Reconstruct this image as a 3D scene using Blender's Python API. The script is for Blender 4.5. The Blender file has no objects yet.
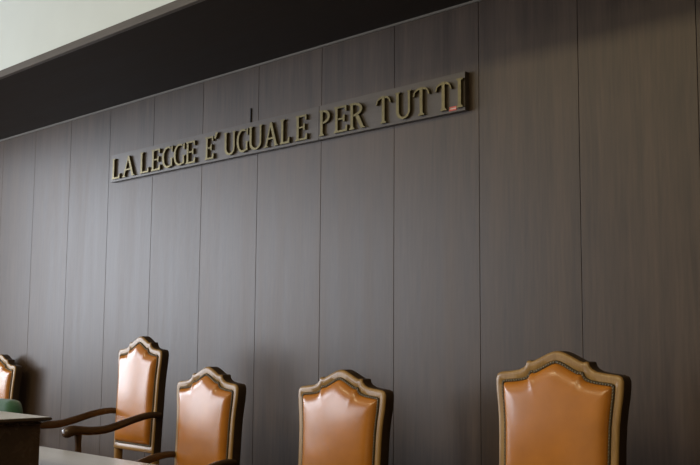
import bpy, bmesh, math, random
from mathutils import Vector, Matrix
random.seed(4)
C = bpy.context.scene.collection
EYE = 1.37
WY = 4.0            # panelled wall plane

# ------------------------------------------------------------------ materials
def nmat(name):
    m = bpy.data.materials.new(name); m.use_nodes = True
    nt = m.node_tree
    return m, nt, nt.nodes['Principled BSDF']

def wood(name, c1, c2, rough, scale=(14, 14, 0.9), coat=0.0, coat_rough=0.2, island=0.0, bump=0.02, spec=0.5, det=6, roughvar=0.06):
    m, nt, b = nmat(name); N = nt.nodes; L = nt.links
    tc = N.new('ShaderNodeTexCoord'); mp = N.new('ShaderNodeMapping'); mp.inputs['Scale'].default_value = scale
    L.new(tc.outputs['Object'], mp.inputs['Vector'])
    n1 = N.new('ShaderNodeTexNoise'); n1.inputs['Scale'].default_value = 1.0; n1.inputs['Detail'].default_value = det; n1.inputs['Distortion'].default_value = 0.6
    L.new(mp.outputs[0], n1.inputs['Vector'])
    n2 = N.new('ShaderNodeTexNoise'); n2.inputs['Scale'].default_value = 7.0; n2.inputs['Detail'].default_value = 4
    L.new(mp.outputs[0], n2.inputs['Vector'])
    mx = N.new('ShaderNodeMath'); mx.operation = 'MULTIPLY_ADD'; mx.inputs[1].default_value = 0.4
    L.new(n2.outputs['Fac'], mx.inputs[0])
    sc = N.new('ShaderNodeMath'); sc.operation = 'MULTIPLY'; sc.inputs[1].default_value = 0.6
    L.new(n1.outputs['Fac'], sc.inputs[0]); L.new(sc.outputs[0], mx.inputs[2])
    r = N.new('ShaderNodeValToRGB'); r.color_ramp.elements[0].position = 0.33; r.color_ramp.elements[1].position = 0.67
    r.color_ramp.elements[0].color = (*c1, 1); r.color_ramp.elements[1].color = (*c2, 1)
    L.new(mx.outputs[0], r.inputs['Fac'])
    out = r.outputs['Color']
    if island:
        g = N.new('ShaderNodeNewGeometry'); mr = N.new('ShaderNodeMapRange')
        mr.inputs['To Min'].default_value = 1 - island; mr.inputs['To Max'].default_value = 1 + island
        L.new(g.outputs['Random Per Island'], mr.inputs['Value'])
        hv = N.new('ShaderNodeHueSaturation'); L.new(mr.outputs[0], hv.inputs['Value']); L.new(out, hv.inputs['Color'])
        out = hv.outputs['Color']
    L.new(out, b.inputs['Base Color'])
    rr = N.new('ShaderNodeMapRange'); rr.inputs['To Min'].default_value = rough - roughvar; rr.inputs['To Max'].default_value = rough + roughvar
    L.new(n1.outputs['Fac'], rr.inputs['Value']); L.new(rr.outputs[0], b.inputs['Roughness'])
    b.inputs['Specular IOR Level'].default_value = spec
    b.inputs['Coat Weight'].default_value = coat; b.inputs['Coat Roughness'].default_value = coat_rough
    bp = N.new('ShaderNodeBump'); bp.inputs['Strength'].default_value = bump; bp.inputs['Distance'].default_value = 0.01
    L.new(mx.outputs[0], bp.inputs['Height']); L.new(bp.outputs[0], b.inputs['Normal'])
    return m

def plain(name, col, rough=0.5, metal=0.0, nscale=20, var=0.08, bump=0.0, spec=0.5, sheen=0.0):
    m, nt, b = nmat(name); N = nt.nodes; L = nt.links
    tc = N.new('ShaderNodeTexCoord'); n = N.new('ShaderNodeTexNoise'); n.inputs['Scale'].default_value = nscale; n.inputs['Detail'].default_value = 5
    L.new(tc.outputs['Object'], n.inputs['Vector'])
    r = N.new('ShaderNodeValToRGB'); r.color_ramp.elements[0].position = .3; r.color_ramp.elements[1].position = .7
    r.color_ramp.elements[0].color = (*[c * (1 - var) for c in col], 1); r.color_ramp.elements[1].color = (*[min(1, c * (1 + var)) for c in col], 1)
    L.new(n.outputs['Fac'], r.inputs['Fac']); L.new(r.outputs['Color'], b.inputs['Base Color'])
    b.inputs['Roughness'].default_value = rough; b.inputs['Metallic'].default_value = metal
    b.inputs['Specular IOR Level'].default_value = spec
    b.inputs['Sheen Weight'].default_value = sheen
    if bump:
        bp = N.new('ShaderNodeBump'); bp.inputs['Strength'].default_value = bump; bp.inputs['Distance'].default_value = 0.004
        L.new(n.outputs['Fac'], bp.inputs['Height']); L.new(bp.outputs[0], b.inputs['Normal'])
    return m

M = {}
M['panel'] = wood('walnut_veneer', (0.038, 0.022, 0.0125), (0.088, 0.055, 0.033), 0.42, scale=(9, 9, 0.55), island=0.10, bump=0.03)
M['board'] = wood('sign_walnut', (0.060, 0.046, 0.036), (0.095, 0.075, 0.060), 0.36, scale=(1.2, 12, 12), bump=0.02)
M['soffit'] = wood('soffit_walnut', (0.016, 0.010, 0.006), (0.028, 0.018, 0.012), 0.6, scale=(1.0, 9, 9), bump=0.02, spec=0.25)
M['gap'] = plain('dark_joint', (0.014, 0.011, 0.009), 0.8)
M['trimwood'] = wood('trim_wood', (0.16, 0.145, 0.12), (0.22, 0.20, 0.17), 0.5, scale=(1, 14, 14))
M['edgewood'] = wood('edge_strip', (0.075, 0.062, 0.048), (0.12, 0.10, 0.08), 0.4, scale=(1, 14, 14))
M['plaster'] = plain('white_plaster', (0.72, 0.78, 0.76), 0.85, nscale=3, var=0.02)
M['roomwhite'] = plain('room_plaster', (0.42, 0.40, 0.36), 0.9, nscale=3, var=0.03)
M['floor'] = wood('floor_parquet', (0.07, 0.045, 0.03), (0.13, 0.085, 0.055), 0.4, scale=(2, 12, 2))
M['desk'] = wood('desk_walnut', (0.035, 0.022, 0.015), (0.075, 0.048, 0.032), 0.27, scale=(0.8, 12, 12), bump=0.01, roughvar=0.04)
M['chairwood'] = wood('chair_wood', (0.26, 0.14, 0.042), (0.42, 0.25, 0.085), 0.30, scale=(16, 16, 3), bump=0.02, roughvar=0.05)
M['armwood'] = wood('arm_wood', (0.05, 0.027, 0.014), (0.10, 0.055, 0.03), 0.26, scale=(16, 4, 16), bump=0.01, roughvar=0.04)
M['shadeside'] = wood('frame_edge_shade', (0.03, 0.017, 0.010), (0.055, 0.032, 0.019), 0.45, scale=(16, 16, 3))  # darkened chair wood: shade of the frame's outer sides put into the colour
M['leather'] = plain('cognac_leather', (0.50, 0.180, 0.020), 0.26, nscale=9, var=0.10, bump=0.05)
M['leather'].node_tree.nodes['Principled BSDF'].inputs['Coat Weight'].default_value = .3
M['leather'].node_tree.nodes['Principled BSDF'].inputs['Coat Roughness'].default_value = .14
M['brass'] = plain('aged_brass', (0.20, 0.16, 0.09), 0.42, 0.8, nscale=60, var=0.2)
M['bronze'] = plain('letter_bronze', (0.150, 0.124, 0.062), 0.36, 0.8, nscale=40, var=0.15)
M['braid'] = plain('dark_braid', (0.08, 0.06, 0.035), 0.6)
M['top'] = wood('pale_top', (0.60, 0.59, 0.60), (0.66, 0.65, 0.66), 0.25, scale=(0.5, 3, 3), bump=0.0, roughvar=0.02)  # pale even tone, much lighter than the desk wood beneath
M['green'] = plain('green_cloth', (0.025, 0.10, 0.055), 0.85, nscale=120, var=0.2, bump=0.1, sheen=0.3)
M['black'] = plain('black_metal', (0.012, 0.012, 0.013), 0.45, 0.4)
M['plastic'] = plain('black_plastic', (0.02, 0.02, 0.022), 0.5)
M['red'] = plain('sticker_red', (0.62, 0.10, 0.07), 0.5)
M['white'] = plain('sticker_white', (0.75, 0.62, 0.58), 0.5)

# ------------------------------------------------------------------ helpers
def obj(name, bm, mat, parent=None, smooth=False, angle=None):
    me = bpy.data.meshes.new(name)
    bmesh.ops.recalc_face_normals(bm, faces=bm.faces)
    bm.to_mesh(me); bm.free()
    me.materials.append(mat)
    if smooth:
        for p in me.polygons: p.use_smooth = True
        if angle is not None:
            me.set_sharp_from_angle(angle=math.radians(angle))
    o = bpy.data.objects.new(name, me); C.objects.link(o)
    if parent: o.parent = parent
    return o

def empty(name, loc, rz=0):
    o = bpy.data.objects.new(name, None); C.objects.link(o)
    o.location = loc; o.rotation_euler = (0, 0, rz); o.empty_display_size = .1
    return o

def tag(o, label, cat, group=None):
    o['label'] = label; o['category'] = cat
    if group: o['group'] = group
    return o

def struct(o):
    o['kind'] = 'structure'; return o

def box(bm, x0, x1, y0, y1, z0, z1, bev=0.0):
    vs = [bm.verts.new((x, y, z)) for x in (x0, x1) for y in (y0, y1) for z in (z0, z1)]
    fs = [bm.faces.new([vs[i] for i in f]) for f in ((0, 1, 3, 2), (4, 6, 7, 5), (0, 4, 5, 1), (2, 3, 7, 6), (0, 2, 6, 4), (1, 5, 7, 3))]
    if bev:
        es = list({e for f in fs for e in f.edges})
        bmesh.ops.bevel(bm, geom=es, offset=bev, segments=3, profile=0.5, affect='EDGES')

def boxobj(name, dims, mat, parent=None, bev=0.0, smooth=False):
    bm = bmesh.new(); box(bm, *dims, bev=bev)
    return obj(name, bm, mat, parent, smooth=bool(bev), angle=40 if bev else None)

def catmull(pts, n=6):
    P = [Vector(p) for p in pts]; out = []
    for i in range(len(P) - 1):
        a = P[max(i - 1, 0)]; b = P[i]; c = P[i + 1]; d = P[min(i + 2, len(P) - 1)]
        for k in range(n):
            t = k / n
            out.append(0.5 * ((2 * b) + (c - a) * t + (2 * a - 5 * b + 4 * c - d) * t * t + (3 * b - a - 3 * c + d) * t ** 3))
    out.append(P[-1]); return out

def sweep(bm, path, radii, seg=14, side=Vector((1, 0, 0)), power=2.4):
    """tube with superelliptic section; radii = (across side, across normal) per point"""
    n = len(path); rings = []
    for i, p in enumerate(path):
        t = (path[min(i + 1, n - 1)] - path[max(i - 1, 0)]).normalized()
        nn = t.cross(side).normalized(); s = nn.cross(t).normalized()
        ra, rb = radii[i]
        ring = []
        for k in range(seg):
            a = 2 * math.pi * k / seg; ca, sa = math.cos(a), math.sin(a)
            x = math.copysign(abs(ca) ** (2 / power), ca) * ra; y = math.copysign(abs(sa) ** (2 / power), sa) * rb
            ring.append(bm.verts.new(p + s * x + nn * y))
        rings.append(ring)
    for a, b in zip(rings, rings[1:]):
        for k in range(seg):
            bm.faces.new((a[k], a[(k + 1) % seg], b[(k + 1) % seg], b[k]))
    bm.faces.new(rings[0]); bm.faces.new(rings[-1])

def interp(vals, n):
    """resample list of tuples to n points"""
    out = []
    for i in range(n):
        u = i / (n - 1) * (len(vals) - 1); k = min(int(u), len(vals) - 2); f = u - k
        out.append(tuple(a * (1 - f) + b * f for a, b in zip(vals[k], vals[k + 1])))
    return out

def prism(bm, pts, y0, y1):
    a = [bm.verts.new((x, y0, z)) for x, z in pts]; b = [bm.verts.new((x, y1, z)) for x, z in pts]
    bm.faces.new(a); bm.faces.new(list(reversed(b)))
    n = len(pts)
    for i in range(n): bm.faces.new((a[i], b[i], b[(i + 1) % n], a[(i + 1) % n]))

# ------------------------------------------------------------------ the room
XL, XR, YF = -11.0, 4.0, -7.0
SOF = EYE + 0.4404 * 4       # soffit height
SY = 3.0                     # soffit front edge
CEIL = 5.0
PW = 0.14623 * 4; U0 = -2.0858 * 4
bm = bmesh.new()
seams = [XL] + [U0 + n * PW for n in range(-4, 22) if XL + .05 < U0 + n * PW < XR - .05] + [XR]
for a, b in zip(seams, seams[1:]):
    g = 0.0014
    box(bm, a + g, b - g, WY, WY + .02, 0.0, SOF, bev=0.0012)
wall = struct(obj('wall_back', bm, M['panel']))
bk = boxobj('backing', (XL, XR, WY + .0205, WY + .12, 0, SOF), M['gap'], wall)
struct(bk)
# soffit: dark veneered slab over the bench, its white upper wall and edge strip
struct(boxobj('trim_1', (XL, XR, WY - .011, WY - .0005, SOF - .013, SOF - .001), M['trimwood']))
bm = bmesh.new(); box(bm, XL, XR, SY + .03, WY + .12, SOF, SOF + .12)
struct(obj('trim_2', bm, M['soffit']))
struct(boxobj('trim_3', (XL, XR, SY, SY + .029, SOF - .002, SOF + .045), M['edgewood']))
struct(boxobj('wall_upper', (XL, XR, SY + .001, SY + .029, SOF + .046, CEIL), M['plaster']))
struct(boxobj('ceiling', (XL, XR, YF, SY + .03, CEIL + .001, CEIL + .1), M['roomwhite']))
struct(boxobj('floor', (XL, XR, YF, WY + .12, -.1, -.001), M['floor']))
struct(boxobj('wall_right', (XR + .001, XR + .1, YF, WY + .12, 0, CEIL), M['panel']))
struct(boxobj('wall_front', (XL, XR, YF - .1, YF - .001, 0, CEIL), M['roomwhite']))
# left wall with three window openings
wins = [(-5.6, -3.4), (-2.8, -.6), (0.0, 2.2)]
WZ0, WZ1 = 0.95, 3.6
bm = bmesh.new()
ys = [YF] + [v for w in wins for v in w] + [WY + .12]
for i in range(0, len(ys), 2): box(bm, XL - .2, XL - .001, ys[i], ys[i + 1], 0, CEIL)
for a, b in wins:
    box(bm, XL - .2, XL - .001, a, b, 0, WZ0); box(bm, XL - .2, XL - .001, a, b, WZ1, CEIL)
struct(obj('wall_left', bm, M['roomwhite']))
for i, (a, b) in enumerate(wins):
    bm = bmesh.new(); t = .05
    box(bm, XL - .14, XL - .06, a, a + t, WZ0, WZ1); box(bm, XL - .14, XL - .06, b - t, b, WZ0, WZ1)
    box(bm, XL - .14, XL - .06, a + t, b - t, WZ0, WZ0 + t); box(bm, XL - .14, XL - .06, a + t, b - t, WZ1 - t, WZ1)
    box(bm, XL - .13, XL - .07, (a + b) / 2 - .03, (a + b) / 2 + .03, WZ0 + t, WZ1 - t)
    struct(obj('window_%d' % (i + 1), bm, M['roomwhite']))

# ------------------------------------------------------------------ sign
R0 = math.radians(.22)
BF = 3.965   # board front
sign = empty('wall_sign', (0, 0, 0))
tag(sign, 'long narrow wooden sign with raised bronze capital letters on the dark panelled wall', 'sign')
zb0, zb1 = EYE + .2950 * 3.97, EYE + .3460 * 3.97
xl, xr, xj = -1.640 * 3.965, -3.140, -4.232
for a, b in ((xl, xj - .0022), (xj + .0022, xr)):
    boxobj('sign_board', (a, b, BF, WY - .0005, zb0, zb1), M['board'], sign)

def arc(cx, cz, rx, rz, a0, a1, n=14):
    return [(cx + rx * math.cos(math.radians(a0 + (a1 - a0) * i / n)), cz + rz * math.sin(math.radians(a0 + (a1 - a0) * i / n))) for i in range(n + 1)]
def crescent(w0, w1, cx, cz, rx, rz, a0, a1, n=16):
    """arc stroke whose thickness runs thin-thick-thin; w0 at ends, w1 in the middle"""
    o, i_ = [], []
    for k in range(n + 1):
        u = k / n; a = math.radians(a0 + (a1 - a0) * u)
        w = w0 + (w1 - w0) * math.sin(math.pi * u)
        o.append((cx + rx * math.cos(a), cz + rz * math.sin(a)))
        i_.append((cx + max(rx - w, .01) * math.cos(a), cz + max(rz - min(w, w0 * 1.2 + .02), .01) * math.sin(a)))
    return o + i_[::-1]
T, H_, S = .13, .075, .06     # stem, hairline, serif height (fractions of cap height)
def rect(x0, x1, z0, z1): return [(x0, z0), (x1, z0), (x1, z1), (x0, z1)]
def stem(x, z0=0, z1=1, t=T, s=.07, bot=True, top=True):
    out = [rect(x, x + t, z0, z1)]
    if bot: out.append([(x - s, z0), (x + t + s, z0), (x + t + s, z0 + .035), (x + t, z0 + .09), (x, z0 + .09), (x - s, z0 + .035)])
    if top: out.append([(x - s, z1), (x - s, z1 - .035), (x, z1 - .09), (x + t, z1 - .09), (x + t + s, z1 - .035), (x + t + s, z1)])
    return out
def glyph(ch, w):
    if ch == 'I': return stem(w / 2 - T / 2)
    if ch == 'L': return stem(.07) + [rect(.07, w, 0, H_), [(w - .14, H_ * .6), (w, 0), (w, .24), (w - .05, .24)]]
    if ch == 'E': return stem(.06) + [rect(.06, w, 0, H_), [(w - .14, H_ * .6), (w, 0), (w + .01, .24), (w - .05, .24)],
                  rect(.06, w - .04, 1 - H_, 1), [(w - .16, 1 - H_ * .6), (w - .09, .78), (w - .04, .78), (w - .04, 1)],
                  rect(.2, w - .2, .48, .48 + H_ * .8), [(w - .26, .515), (w - .21, .39), (w - .14, .39), (w - .14, .65), (w - .21, .65)]]
    if ch == 'A': return [[(w / 2 - .05, 1), (w / 2 + .07, 1), (w - .01, 0), (w - .01 - T, 0), (w / 2 - .05, .90)],
                  [(w / 2 + .02, .95), (w / 2 - .05, .95), (.08, 0), (.08 + .1, 0)], rect(.16, w - .16, .30, .37),
                  rect(0, .27, 0, .045), rect(w - T - .08, w + .04, 0, .045)]
    if ch == 'P': return stem(.07) + [crescent(H_, T, .22, .73, w - .20, .27, 90, -90)]
    if ch == 'R': return stem(.07) + [crescent(H_, T, .22, .74, w - .30, .26, 90, -90), [(.32, .50), (.50, .50), (w - .02, .06), (w + .08, 0), (w - .15, 0), (.33, .45)]]
    if ch == 'T':
        c = w / 2
        return stem(c - T / 2, top=False) + [
            [(c - .02, 1), (c + .02, 1)] + [(c + (w / 2 - .02) * u, 1 - .03 * u - .16 * u ** 4) for u in (.3, .6, .8, .95, 1.0)] + [(w + .0, .70), (w - .05, .72), (w - .09, .84), (w - .20, .90), (c + T / 2, .915),
             (c - T / 2, .915), (.20, .90), (.09, .84), (.05, .72), (.0, .70)] + [(c - (w / 2 - .02) * u, 1 - .03 * u - .16 * u ** 4) for u in (1.0, .95, .8, .6, .3)]]
    if ch == 'U':
        o = arc(w / 2, .30, w / 2 - .05, .30, 180, 360); i_ = arc(w / 2 + .02, .32, w / 2 - .05 - T * .85, .24, 360, 180)
        return [rect(.05, .05 + T, .30, 1), rect(w - .05 - T * .75, w - .05, .30, 1), o + [(x, z) for x, z in i_],
                rect(0, .05 + T + .05, .955, 1), rect(w - .1 - T * .75, w, .955, 1)]
    if ch == 'G':
        return [crescent(H_ * .8, T * 1.05, w / 2 + .02, .5, w / 2 - .01, .5, 55, 300),
                rect(w - .05 - T * .8, w - .05, .06, .44), rect(w - .12 - T * .8, w + .01, .40, .445),
                [(w / 2 + .1, .0), (w - .05, .10), (w - .05, .2), (w / 2 + .1, .075)],
                [(w - .14, .92), (w - .04, 1), (w - .04, .70), (w - .12, .74)]]
    return []
ltr = [(-6.462,-6.348),(-6.321,-6.169),(-6.091,-5.971),(-5.946,-5.829),(-5.817,-5.685),(-5.679,-5.545),(-5.533,-5.419),(-5.319,-5.217),(-5.116,-4.997),(-4.987,-4.866),(-4.861,-4.732),(-4.714,-4.586),(-4.562,-4.466),(-4.421,-4.31),(-4.215,-4.118),(-4.089,-3.974),(-3.966,-3.851),(-3.758,-3.637),(-3.615,-3.499),(-3.485,-3.362),(-3.331,-3.213),(-3.190,-3.150)]
CH = .152; CZ = 2.556
for ch, (a, b) in zip('LALEGGEEUGUALEPERTUTTI', ltr):
    if ch in 'LEPT' : b -= .010
    sh = .007 * max(0, (a + 4.6) / 1.4); a += sh; b += sh
    bm = bmesh.new()
    for k, pts in enumerate(glyph(ch, (b - a) / CH)):
        e = .0003 * k
        prism(bm, [(a + x * CH, CZ + z * CH) for x, z in pts], BF - .018 + e, BF - .0003)
    obj('raised_letter', bm, M['bronze'], sign)
bm = bmesh.new()
prism(bm, [(-5.222, 2.690), (-5.205, 2.684), (-5.182, 2.722), (-5.202, 2.730)], BF - .018, BF - .0003)
obj('raised_accent', bm, M['bronze'], sign)
st = boxobj('sticker', (-3.244, -3.196, BF - .0022, BF - .0002, 2.550, 2.571), M['red'], sign)
st['label'] = 'small red and white sticker'
boxobj('sticker_stripe', (-3.242, -3.198, BF - .0028, BF - .0023, 2.558, 2.563), M['white'], st)

sign.location = (xl, 0, 2.54)
for ch_ in sign.children: ch_.matrix_parent_inverse = Matrix.Translation((-xl, 0, -2.54))
sign.rotation_euler = (0, -R0, 0)
hk = boxobj('metal_bracket', (-4.909, -4.903, WY - .008, WY - .0004, 2.752, 2.852), M['black'])
tag(hk, 'small thin black upright metal strip on the wall just above the sign', 'bracket')

# ------------------------------------------------------------------ chairs
O = [(0,0),(.018,-.003),(.038,-.011),(.060,-.023),(.080,-.035),(.100,-.046),(.114,-.052),(.127,-.048),(.137,-.052),(.140,-.067),(.151,-.082),(.172,-.094),(.205,-.101),(.238,-.105),(.260,-.108),(.274,-.115),(.281,-.130),(.281,-.155),(.278,-.19),(.271,-.235),(.265,-.29),(.262,-.36),(.260,-.47),(.258,-.60),(.257,-.70),(.257,-.742),(.20,-.742),(0,-.742)]
I = [(0,-.047),(.014,-.050),(.030,-.058),(.050,-.070),(.068,-.081),(.086,-.091),(.098,-.096),(.108,-.094),(.115,-.099),(.119,-.112),(.130,-.124),(.150,-.131),(.178,-.137),(.205,-.140),(.225,-.142),(.238,-.144),(.2405,-.150),(.240,-.165),(.238,-.195),(.232,-.24),(.227,-.295),(.225,-.36),(.223,-.47),(.221,-.60),(.220,-.66),(.219,-.692),(.17,-.692),(0,-.692)]
O = [(x, z * .82 if z > -.112 else z + .0196 * max(0, (z + .6) / .49)) for x, z in O]
I = [(x, -.047 + (z + .047) * .85 if z > -.145 else z + .0147 * max(0, (z + .6) / .455)) for x, z in I]
assert len(O) == len(I)
def full(L): return L + [(-x, z) for x, z in reversed(L[1:-1])]
LEAN = math.tan(math.radians(2.6))

def make_chair(loc, rz, H, label, WS=1.03, ZS=1.0):
    OF = full([(x * WS, z * ZS) for x, z in O]); IF = full([(x * WS, z * ZS) for x, z in I])
    root = empty('leather_armchair', (loc[0], loc[1], 0), rz)
    tag(root, label, 'armchair', 'high-backed leather armchairs behind the bench')
    def P(x, y, z): return (x, y + LEAN * (z + .37), H + z)
    # carved wooden back frame
    DP = min(1, WS / .97)
    prof = [(0, .062 * DP), (-.0, .007), (.05, .002), (.14, -.001), (.34, -.002), (.74, -.001), (.84, .003), (1.0, .008), (1.0, .05)]
    bm = bmesh.new(); n = len(OF); rings = []
    for t, y in prof:
        rings.append([bm.verts.new(P(o[0] * (1 - t) + i[0] * t, y, o[1] * (1 - t) + i[1] * t)) for o, i in zip(OF, IF)])
    for r in range(len(prof)):
        A, B = rings[r], rings[(r + 1) % len(prof)]
        for k in range(n): bm.faces.new((A[k], A[(k + 1) % n], B[(k + 1) % n], B[k]))
    bm.faces.ensure_lookup_table()
    for k in range(n): bm.faces[k].material_index = 1  # outer side faces get the painted shade tone
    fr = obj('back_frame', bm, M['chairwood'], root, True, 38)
    fr.data.materials.append(M['shadeside'])
    # leather panel, stuffed front
    bm = bmesh.new(); rings = []
    for t, y in [(0, .046), (0, .006), (.010, -.004), (.03, -.012), (.07, -.019), (.11, -.023), (.16, -.0255), (.21, -.0265), (.28, -.027), (.4, -.027), (.55, -.027), (.7, -.027), (.85, -.027), (.95, -.027)]:
        ring = []
        for x, z in IF:
            xx = x * (1 - t); zz = (z + .40) * (1 - t) - .40
            dome = .012 * max(0, 1 - (xx / .25) ** 2) * max(0, 1 - ((zz + .40) / .36) ** 2) if t > 0 else 0
            ring.append(bm.verts.new(P(xx, y - dome, zz)))
        rings.append(ring)
    for A, B in zip(rings, rings[1:]):
        for k in range(n): bm.faces.new((A[k], A[(k + 1) % n], B[(k + 1) % n], B[k]))
    bm.faces.new(rings[-1]); bm.faces.new(rings[0])
    obj('back_cushion', bm, M['leather'], root, True, 70)
    # braid and nail heads
    bm = bmesh.new()
    tr = []
    for t, y in [(-.02, .0), (-.02, -.006), (.16, -.006), (.2, .003)]:
        tr.append([bm.verts.new(P(i[0] * (1 - t) + o[0] * t, y, i[1] * (1 - t) + o[1] * t)) for o, i in zip(OF, IF)])
    for A, B in zip(tr, tr[1:]):
        for k in range(n): bm.faces.new((A[k], A[(k + 1) % n], B[(k + 1) % n], B[k]))
    braid = obj('braid_trim', bm, M['braid'], root, True, 40)
    bm = bmesh.new(); path = [(i[0] * .93 + o[0] * .07, i[1] * .93 + o[1] * .07) for o, i in zip(OF, IF)]
    path.append(path[0]); acc = 0; step = .0125
    for a, b in zip(path, path[1:]):
        L = math.dist(a, b); s = step - acc
        while s <= L:
            u = s / L; x = a[0] + (b[0] - a[0]) * u; z = a[1] + (b[1] - a[1]) * u
            m = Matrix.Translation(P(x, -.006, z)) @ Matrix.Diagonal((1, .7, 1, 1))
            bmesh.ops.create_uvsphere(bm, u_segments=6, v_segments=4, radius=.0044, matrix=m)
            s += step
        acc = (acc + L) % step
    nh = obj('nailheads', bm, M['brass'], root, True)
    nh['kind'] = 'stuff'
    # seat
    sz = H - .865; SW = min(1, WS / .97)
    bm = bmesh.new()
    pts = [(-.235, .03), (.235, .03), (.29, -.56), (.27, -.59), (-.27, -.59), (-.29, -.56)]
    pts = [(x * SW, y) for x, y in pts]
    a = [bm.verts.new((x, y, sz - .07)) for x, y in pts]; b = [bm.verts.new((x, y, sz)) for x, y in pts]
    bm.faces.new(a); bm.faces.new(b)
    for i in range(6): bm.faces.new((a[i], a[(i + 1) % 6], b[(i + 1) % 6], b[i]))
    bmesh.ops.bevel(bm, geom=list(bm.edges), offset=.008, segments=2, profile=.5, affect='EDGES')
    obj('seat_frame', bm, M['armwood'], root, True, 40)
    bm = bmesh.new(); rings = []
    for t, z in [(0.03, .001), (.02, .012), (.03, .028), (.07, .042), (.16, .05), (.4, .056), (.8, .058)]:
        rings.append([bm.verts.new((x * SW * (1 - t), (y + .26) * (1 - t) - .26, sz + z)) for x, y in
                      [(-.232, .0), (.232, .0), (.262, -.26), (.285, -.54), (.25, -.58), (-.25, -.58), (-.285, -.54), (-.262, -.26)]])
    for A, B in zip(rings, rings[1:]):
        for k in range(8): bm.faces.new((A[k], A[(k + 1) % 8], B[(k + 1) % 8], B[k]))
    bm.faces.new(rings[0]); bm.faces.new(rings[-1])
    obj('seat_cushion', bm, M['leather'], root, True, 60)
    # rear legs run up to carry the back
    for s in (-1, 1):
        bm = bmesh.new(); yb = LEAN * (-.742 * ZS + .37) + .028
        pth = catmull([(s * .238 * WS, yb - .001, H - .744 * ZS), (s * .238 * WS, yb, sz - .03), (s * .236 * WS, yb + .004, sz * .5), (s * .234 * WS, yb + .06, 0)], 5)
        sweep(bm, pth, interp([(.019, .024), (.020, .024), (.019, .021), (.014, .016)], len(pth)), 12, power=4)
        obj('leg', bm, M['chairwood'], root, True, 50)
        bm = bmesh.new()
        pth = catmull([(s * .262 * SW, -.565, sz - .072), (s * .270 * SW, -.575, sz - .13), (s * .262 * SW, -.568, sz * .45), (s * .258 * SW, -.562, .07), (s * .268 * SW, -.585, .0)], 5)
        sweep(bm, pth, interp([(.026, .026), (.028, .030), (.019, .019), (.014, .014), (.022, .022)], len(pth)), 12, power=3)
        obj('leg', bm, M['armwood'], root, True, 50)
        # arm: leaves the stile, dips in an S and ends in a scroll
        za = -.495 * ZS
        ax = .262 * min(1, WS / .95)
        y0 = LEAN * (za + .37)
        pth = catmull([(s * (ax - .002), y0 + .022, H + za - .008), (s * (ax + .002), y0 - .03, H + za - .002), (s * (ax + .006), -.10, H + za - .008), (s * (ax + .012), -.19, H + za - .030),
                       (s * (ax + .018), -.30, H + za - .066), (s * (ax + .022), -.40, H + za - .092), (s * (ax + .024), -.50, H + za - .096),
                       (s * (ax + .024), -.575, H + za - .088), (s * (ax + .024), -.63, H + za - .086), (s * (ax + .024), -.658, H + za - .098), (s * (ax + .024), -.647, H + za - .122)], 6)
        DS, AY = (.72, .90) if WS < .9 else (1, 1)
        pth = [Vector((p.x, p.y * AY, H + za + (p.z - H - za) * DS)) for p in pth]
        bm = bmesh.new()
        sweep(bm, pth, interp([(.017, .017), (.020, .019), (.022, .020), (.024, .021), (.026, .022), (.027, .023), (.029, .024), (.031, .025), (.034, .030), (.035, .032), (.029, .020)], len(pth)), 16)
        arm = obj('armrest', bm, M['armwood'], root, True, 60)
        bm = bmesh.new()
        pth = catmull([(s * (ax + .022), -.585, H + za - .094), (s * (ax + .016), -.580, H + za - .15), (s * (ax + .012), -.575, H + za - .22), (s * (ax + .008), -.570, H + za - .29), (s * (ax + .002), -.568, sz - .002)], 5)
        pth = [Vector((p.x, p.y + .585 * (1 - AY), p.z + .02 if k < 8 and DS < 1 else p.z)) for k, p in enumerate(pth)]
        sweep(bm, pth, interp([(.020, .022), (.014, .016), (.016, .018), (.015, .017), (.021, .023)], len(pth)), 12, power=3)
        obj('arm_post', bm, M['armwood'], arm, True, 60)
    bm = bmesh.new()
    for s in (-1, 1):
        pass
    sweep(bm, [Vector((-.245, .022 + LEAN * -.37, .2)), Vector((.245, .022 + LEAN * -.37, .2))], [(.012, .012)] * 2, 8, side=Vector((0, 0, 1)), power=4)
    obj('stretcher', bm, M['armwood'], root, True, 50)
    return root

R = math.radians
make_chair((-2.252, 3.40), 0, 1.340, 'orange leather armchair with pointed carved back standing alone at the right end of the row', 1.05)
make_chair((-3.475, 3.40), 0, 1.236, 'orange leather armchair below the word PER, armrests out of sight, second from the right', 1.06)
make_chair((-4.535, 3.40), 0, 1.226, 'orange leather armchair directly right of the one with both armrests in view', .99)
make_chair((-5.285, 3.45), R(-1), 1.394, 'orange leather armchair with both long curved dark armrests in view, partly hidden behind the bench', .862, .93)
make_chair((-7.945, 3.84), 0, 1.244, 'orange leather armchair cut off at the left edge of the photo, behind the green chair')

# ------------------------------------------------------------------ bench (long desk in front of the armchairs)
bench = empty('judges_bench', (-4.2, 2.55, 0))
tag(bench, 'long low dark wooden bench table with pale shining top in front of the armchairs', 'bench table')
def rel(o, root):
    o.parent = root; o.matrix_parent_inverse = Matrix.Translation(-Vector(root.location)); return o
BZ = EYE - .211 * 2.70
rel(boxobj('bench_top', (-8.6, .2, 2.18, 2.70, BZ - .04, BZ), M['desk'], bev=.006), bench)
rel(boxobj('writing_surface', (-8.585, .185, 2.195, 2.688, BZ, BZ + .0015), M['top']), bench)
rel(boxobj('front_panel', (-8.55, .15, 2.21, 2.24, 0.0, BZ - .0405), M['desk']), bench)
for x in (-8.54, -5.6, -2.8, .11):
    rel(boxobj('side_panel', (x, x + .03, 2.241, 2.60, 0.0, BZ - .0405), M['desk']), bench)

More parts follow.
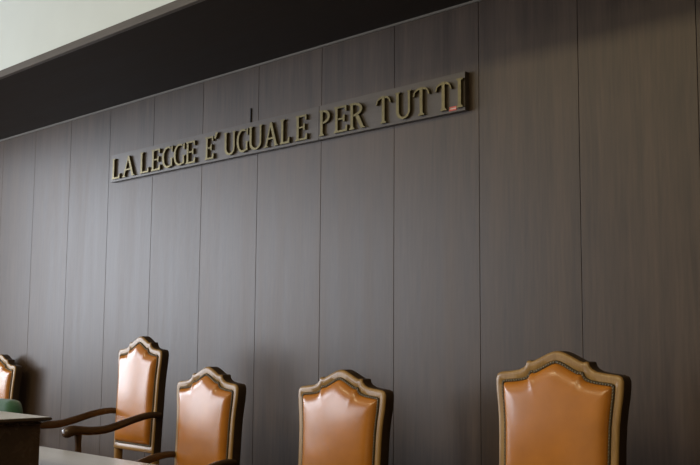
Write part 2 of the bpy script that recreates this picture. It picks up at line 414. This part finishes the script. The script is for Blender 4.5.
# ------------------------------------------------------------------ clerk's counter at the lower left
Y0 = 1.92; CX = -1.826 * Y0; CZt = EYE - .152 * Y0
desk = empty('counter_desk', (CX - .8, 1.45, 0))
tag(desk, 'taller dark wooden counter desk with overhanging top at the lower left corner', 'desk')
bm = bmesh.new(); rings = []
for d_, z_ in ((.030, -.028), (.028, -.022), (.016, -.017), (.006, -.013), (0, -.009), (0, -.004), (.003, -.001), (.006, 0)):
    rings.append([bm.verts.new(p) for p in ((CX - 1.7 + d_, .95 + d_, CZt + z_), (CX - d_, .95 + d_, CZt + z_), (CX - d_, Y0 - d_, CZt + z_), (CX - 1.7 + d_, Y0 - d_, CZt + z_))])
for A, B in zip(rings, rings[1:]):
    for k in range(4): bm.faces.new((A[k], A[(k + 1) % 4], B[(k + 1) % 4], B[k]))
bm.faces.new(rings[0]); bm.faces.new(rings[-1])
rel(obj('counter_top', bm, M['desk'], None, True, 50), desk)
rel(boxobj('writing_surface', (CX - 1.69, CX - .007, .96, Y0 - .007, CZt, CZt + .0012), M['top']), desk)
e = .030
rel(boxobj('end_panel', (CX - e - .035, CX - e, 1.0, Y0 - e, 0, CZt - .0285), M['desk'], bev=.002), desk)
rel(boxobj('end_panel', (CX - 1.66, CX - 1.625, 1.0, Y0 - e, 0, CZt - .0285), M['desk'], bev=.002), desk)
rel(boxobj('front_panel', (CX - 1.624, CX - e - .0355, 1.0, 1.03, 0.05, CZt - .0285), M['desk']), desk)

# ------------------------------------------------------------------ green chair behind the counter
gx, gy = -4.235, 2.06
gc = empty('office_chair', (gx, gy - .2, 0))
tag(gc, 'green upholstered chair back with rounded corners showing above the counter at the left edge', 'office chair')
gt = EYE - .125 * 2.06
def rounded(bm, w, h, r, y0, y1, zc, n=8, puff=.012):
    out = []
    for cx, cz, a0 in ((w / 2 - r, h / 2 - r, 0), (-w / 2 + r, h / 2 - r, 90), (-w / 2 + r, -h / 2 + r, 180), (w / 2 - r, -h / 2 + r, 270)):
        for k in range(n + 1):
            a = math.radians(a0 + 90 * k / n); out.append((cx + r * math.cos(a), cz + r * math.sin(a)))
    rings = []
    for s, y in [(.9, y0 - puff), (.975, y0 - puff * .6), (1, y0 + puff), (1, y1 - puff), (.975, y1 + puff * .6), (.9, y1 + puff)]:
        rings.append([bm.verts.new((x * s, y + .10 * (x / w) ** 2 * -1, zc + z * s)) for x, z in out])
    m = len(out)
    for A, B in zip(rings, rings[1:]):
        for k in range(m): bm.faces.new((A[k], A[(k + 1) % m], B[(k + 1) % m], B[k]))
    bm.faces.new(rings[0]); bm.faces.new(rings[-1])
bm = bmesh.new(); rounded(bm, .46, .50, .075, -.03, .02, gt - .25)
o = obj('backrest', bm, M['green'], gc, True, 60); o.location = (0, .2, 0)
bm = bmesh.new(); rounded(bm, .48, .46, .08, -.03, .03, 0)
o = obj('seat', bm, M['green'], gc, True, 60); o.rotation_euler = (R(90), 0, 0); o.location = (0, -.06, .50)
bm = bmesh.new(); pth = catmull([(0, .245, gt - .30), (0, .255, gt - .45), (0, .245, .50), (0, .16, .44), (0, .0, .44)], 6)
sweep(bm, pth, [(.03, .009)] * len(pth), 10, power=4)
obj('back_support', bm, M['plastic'], gc, True, 60)
bm = bmesh.new(); sweep(bm, [Vector((0, 0, .10)), Vector((0, 0, .46))], [(.028, .028)] * 2, 16, power=2)
obj('gas_column', bm, M['black'], gc, True, 60)
for k in range(5):
    a = R(90 + 72 * k); d = Vector((math.cos(a), math.sin(a), 0)); sd = Vector((-d.y, d.x, 0))
    bm = bmesh.new(); sweep(bm, [d * .02 + Vector((0, 0, .11)), d * .14 + Vector((0, 0, .10)), d * .25 + Vector((0, 0, .075))], [(.022, .018), (.018, .015), (.014, .012)], 10, side=sd)
    lg = obj('base_arm', bm, M['plastic'], gc, True, 60)
    bm = bmesh.new(); bmesh.ops.create_cone(bm, cap_ends=True, segments=20, radius1=.028, radius2=.028, depth=.03,
        matrix=Matrix.Translation(d * .25 + Vector((0, 0, .028))) @ Matrix.Rotation(R(90), 4, sd.cross(Vector((0, 0, 1))).normalized()))
    obj('caster', bm, M['plastic'], lg, True, 50)

# ------------------------------------------------------------------ light
def area(name, loc, rot, sx, sy, power, col):
    l = bpy.data.lights.new(name, 'AREA'); l.shape = 'RECTANGLE'; l.size = sx; l.size_y = sy; l.energy = power; l.color = col
    o = bpy.data.objects.new(name, l); C.objects.link(o); o.location = loc; o.rotation_euler = rot
    return o
for a, b in wins:   # daylight coming in through each window opening
    area('window_daylight', (XL - .16, (a + b) / 2, (WZ0 + WZ1) / 2), (0, R(-90), 0), WZ1 - WZ0, b - a, 185, (.86, .91, 1.0))
for x, y in ((-6.5, -2.2), (-2.8, -2.2), (.6, -2.2), (-4, -5)):
    area('ceiling_lamp', (x, y, CEIL - .03), (0, 0, 0), 2.2, 1.3, 92, (1.0, .84, .50))
w = bpy.data.worlds.new('World'); bpy.context.scene.world = w; w.use_nodes = True
w.node_tree.nodes['Background'].inputs[0].default_value = (.7, .82, 1, 1)
w.node_tree.nodes['Background'].inputs[1].default_value = 0.6

# ------------------------------------------------------------------ camera
F, YAW, PIT, ROL = 1001.06, .78564, .10870, .007648
f = Vector((-math.sin(YAW) * math.cos(PIT), math.cos(YAW) * math.cos(PIT), math.sin(PIT)))
rt = Vector((math.cos(YAW), math.sin(YAW), 0)); up = rt.cross(f)
r2 = rt * math.cos(ROL) + up * math.sin(ROL); u2 = -rt * math.sin(ROL) + up * math.cos(ROL)
cam = bpy.data.cameras.new('Camera'); co = bpy.data.objects.new('Camera', cam); C.objects.link(co)
m = Matrix((r2, u2, -f)).transposed().to_4x4(); m.translation = (0, 0, EYE); co.matrix_world = m
cam.sensor_width = 36; cam.lens = F / 700 * 36; cam.clip_start = .05
bpy.context.scene.camera = co
vs = bpy.context.scene.view_settings
vs.view_transform = 'Standard'; vs.look = 'None'; vs.gamma = 1; vs.use_curve_mapping = False
vs.exposure = 0.13
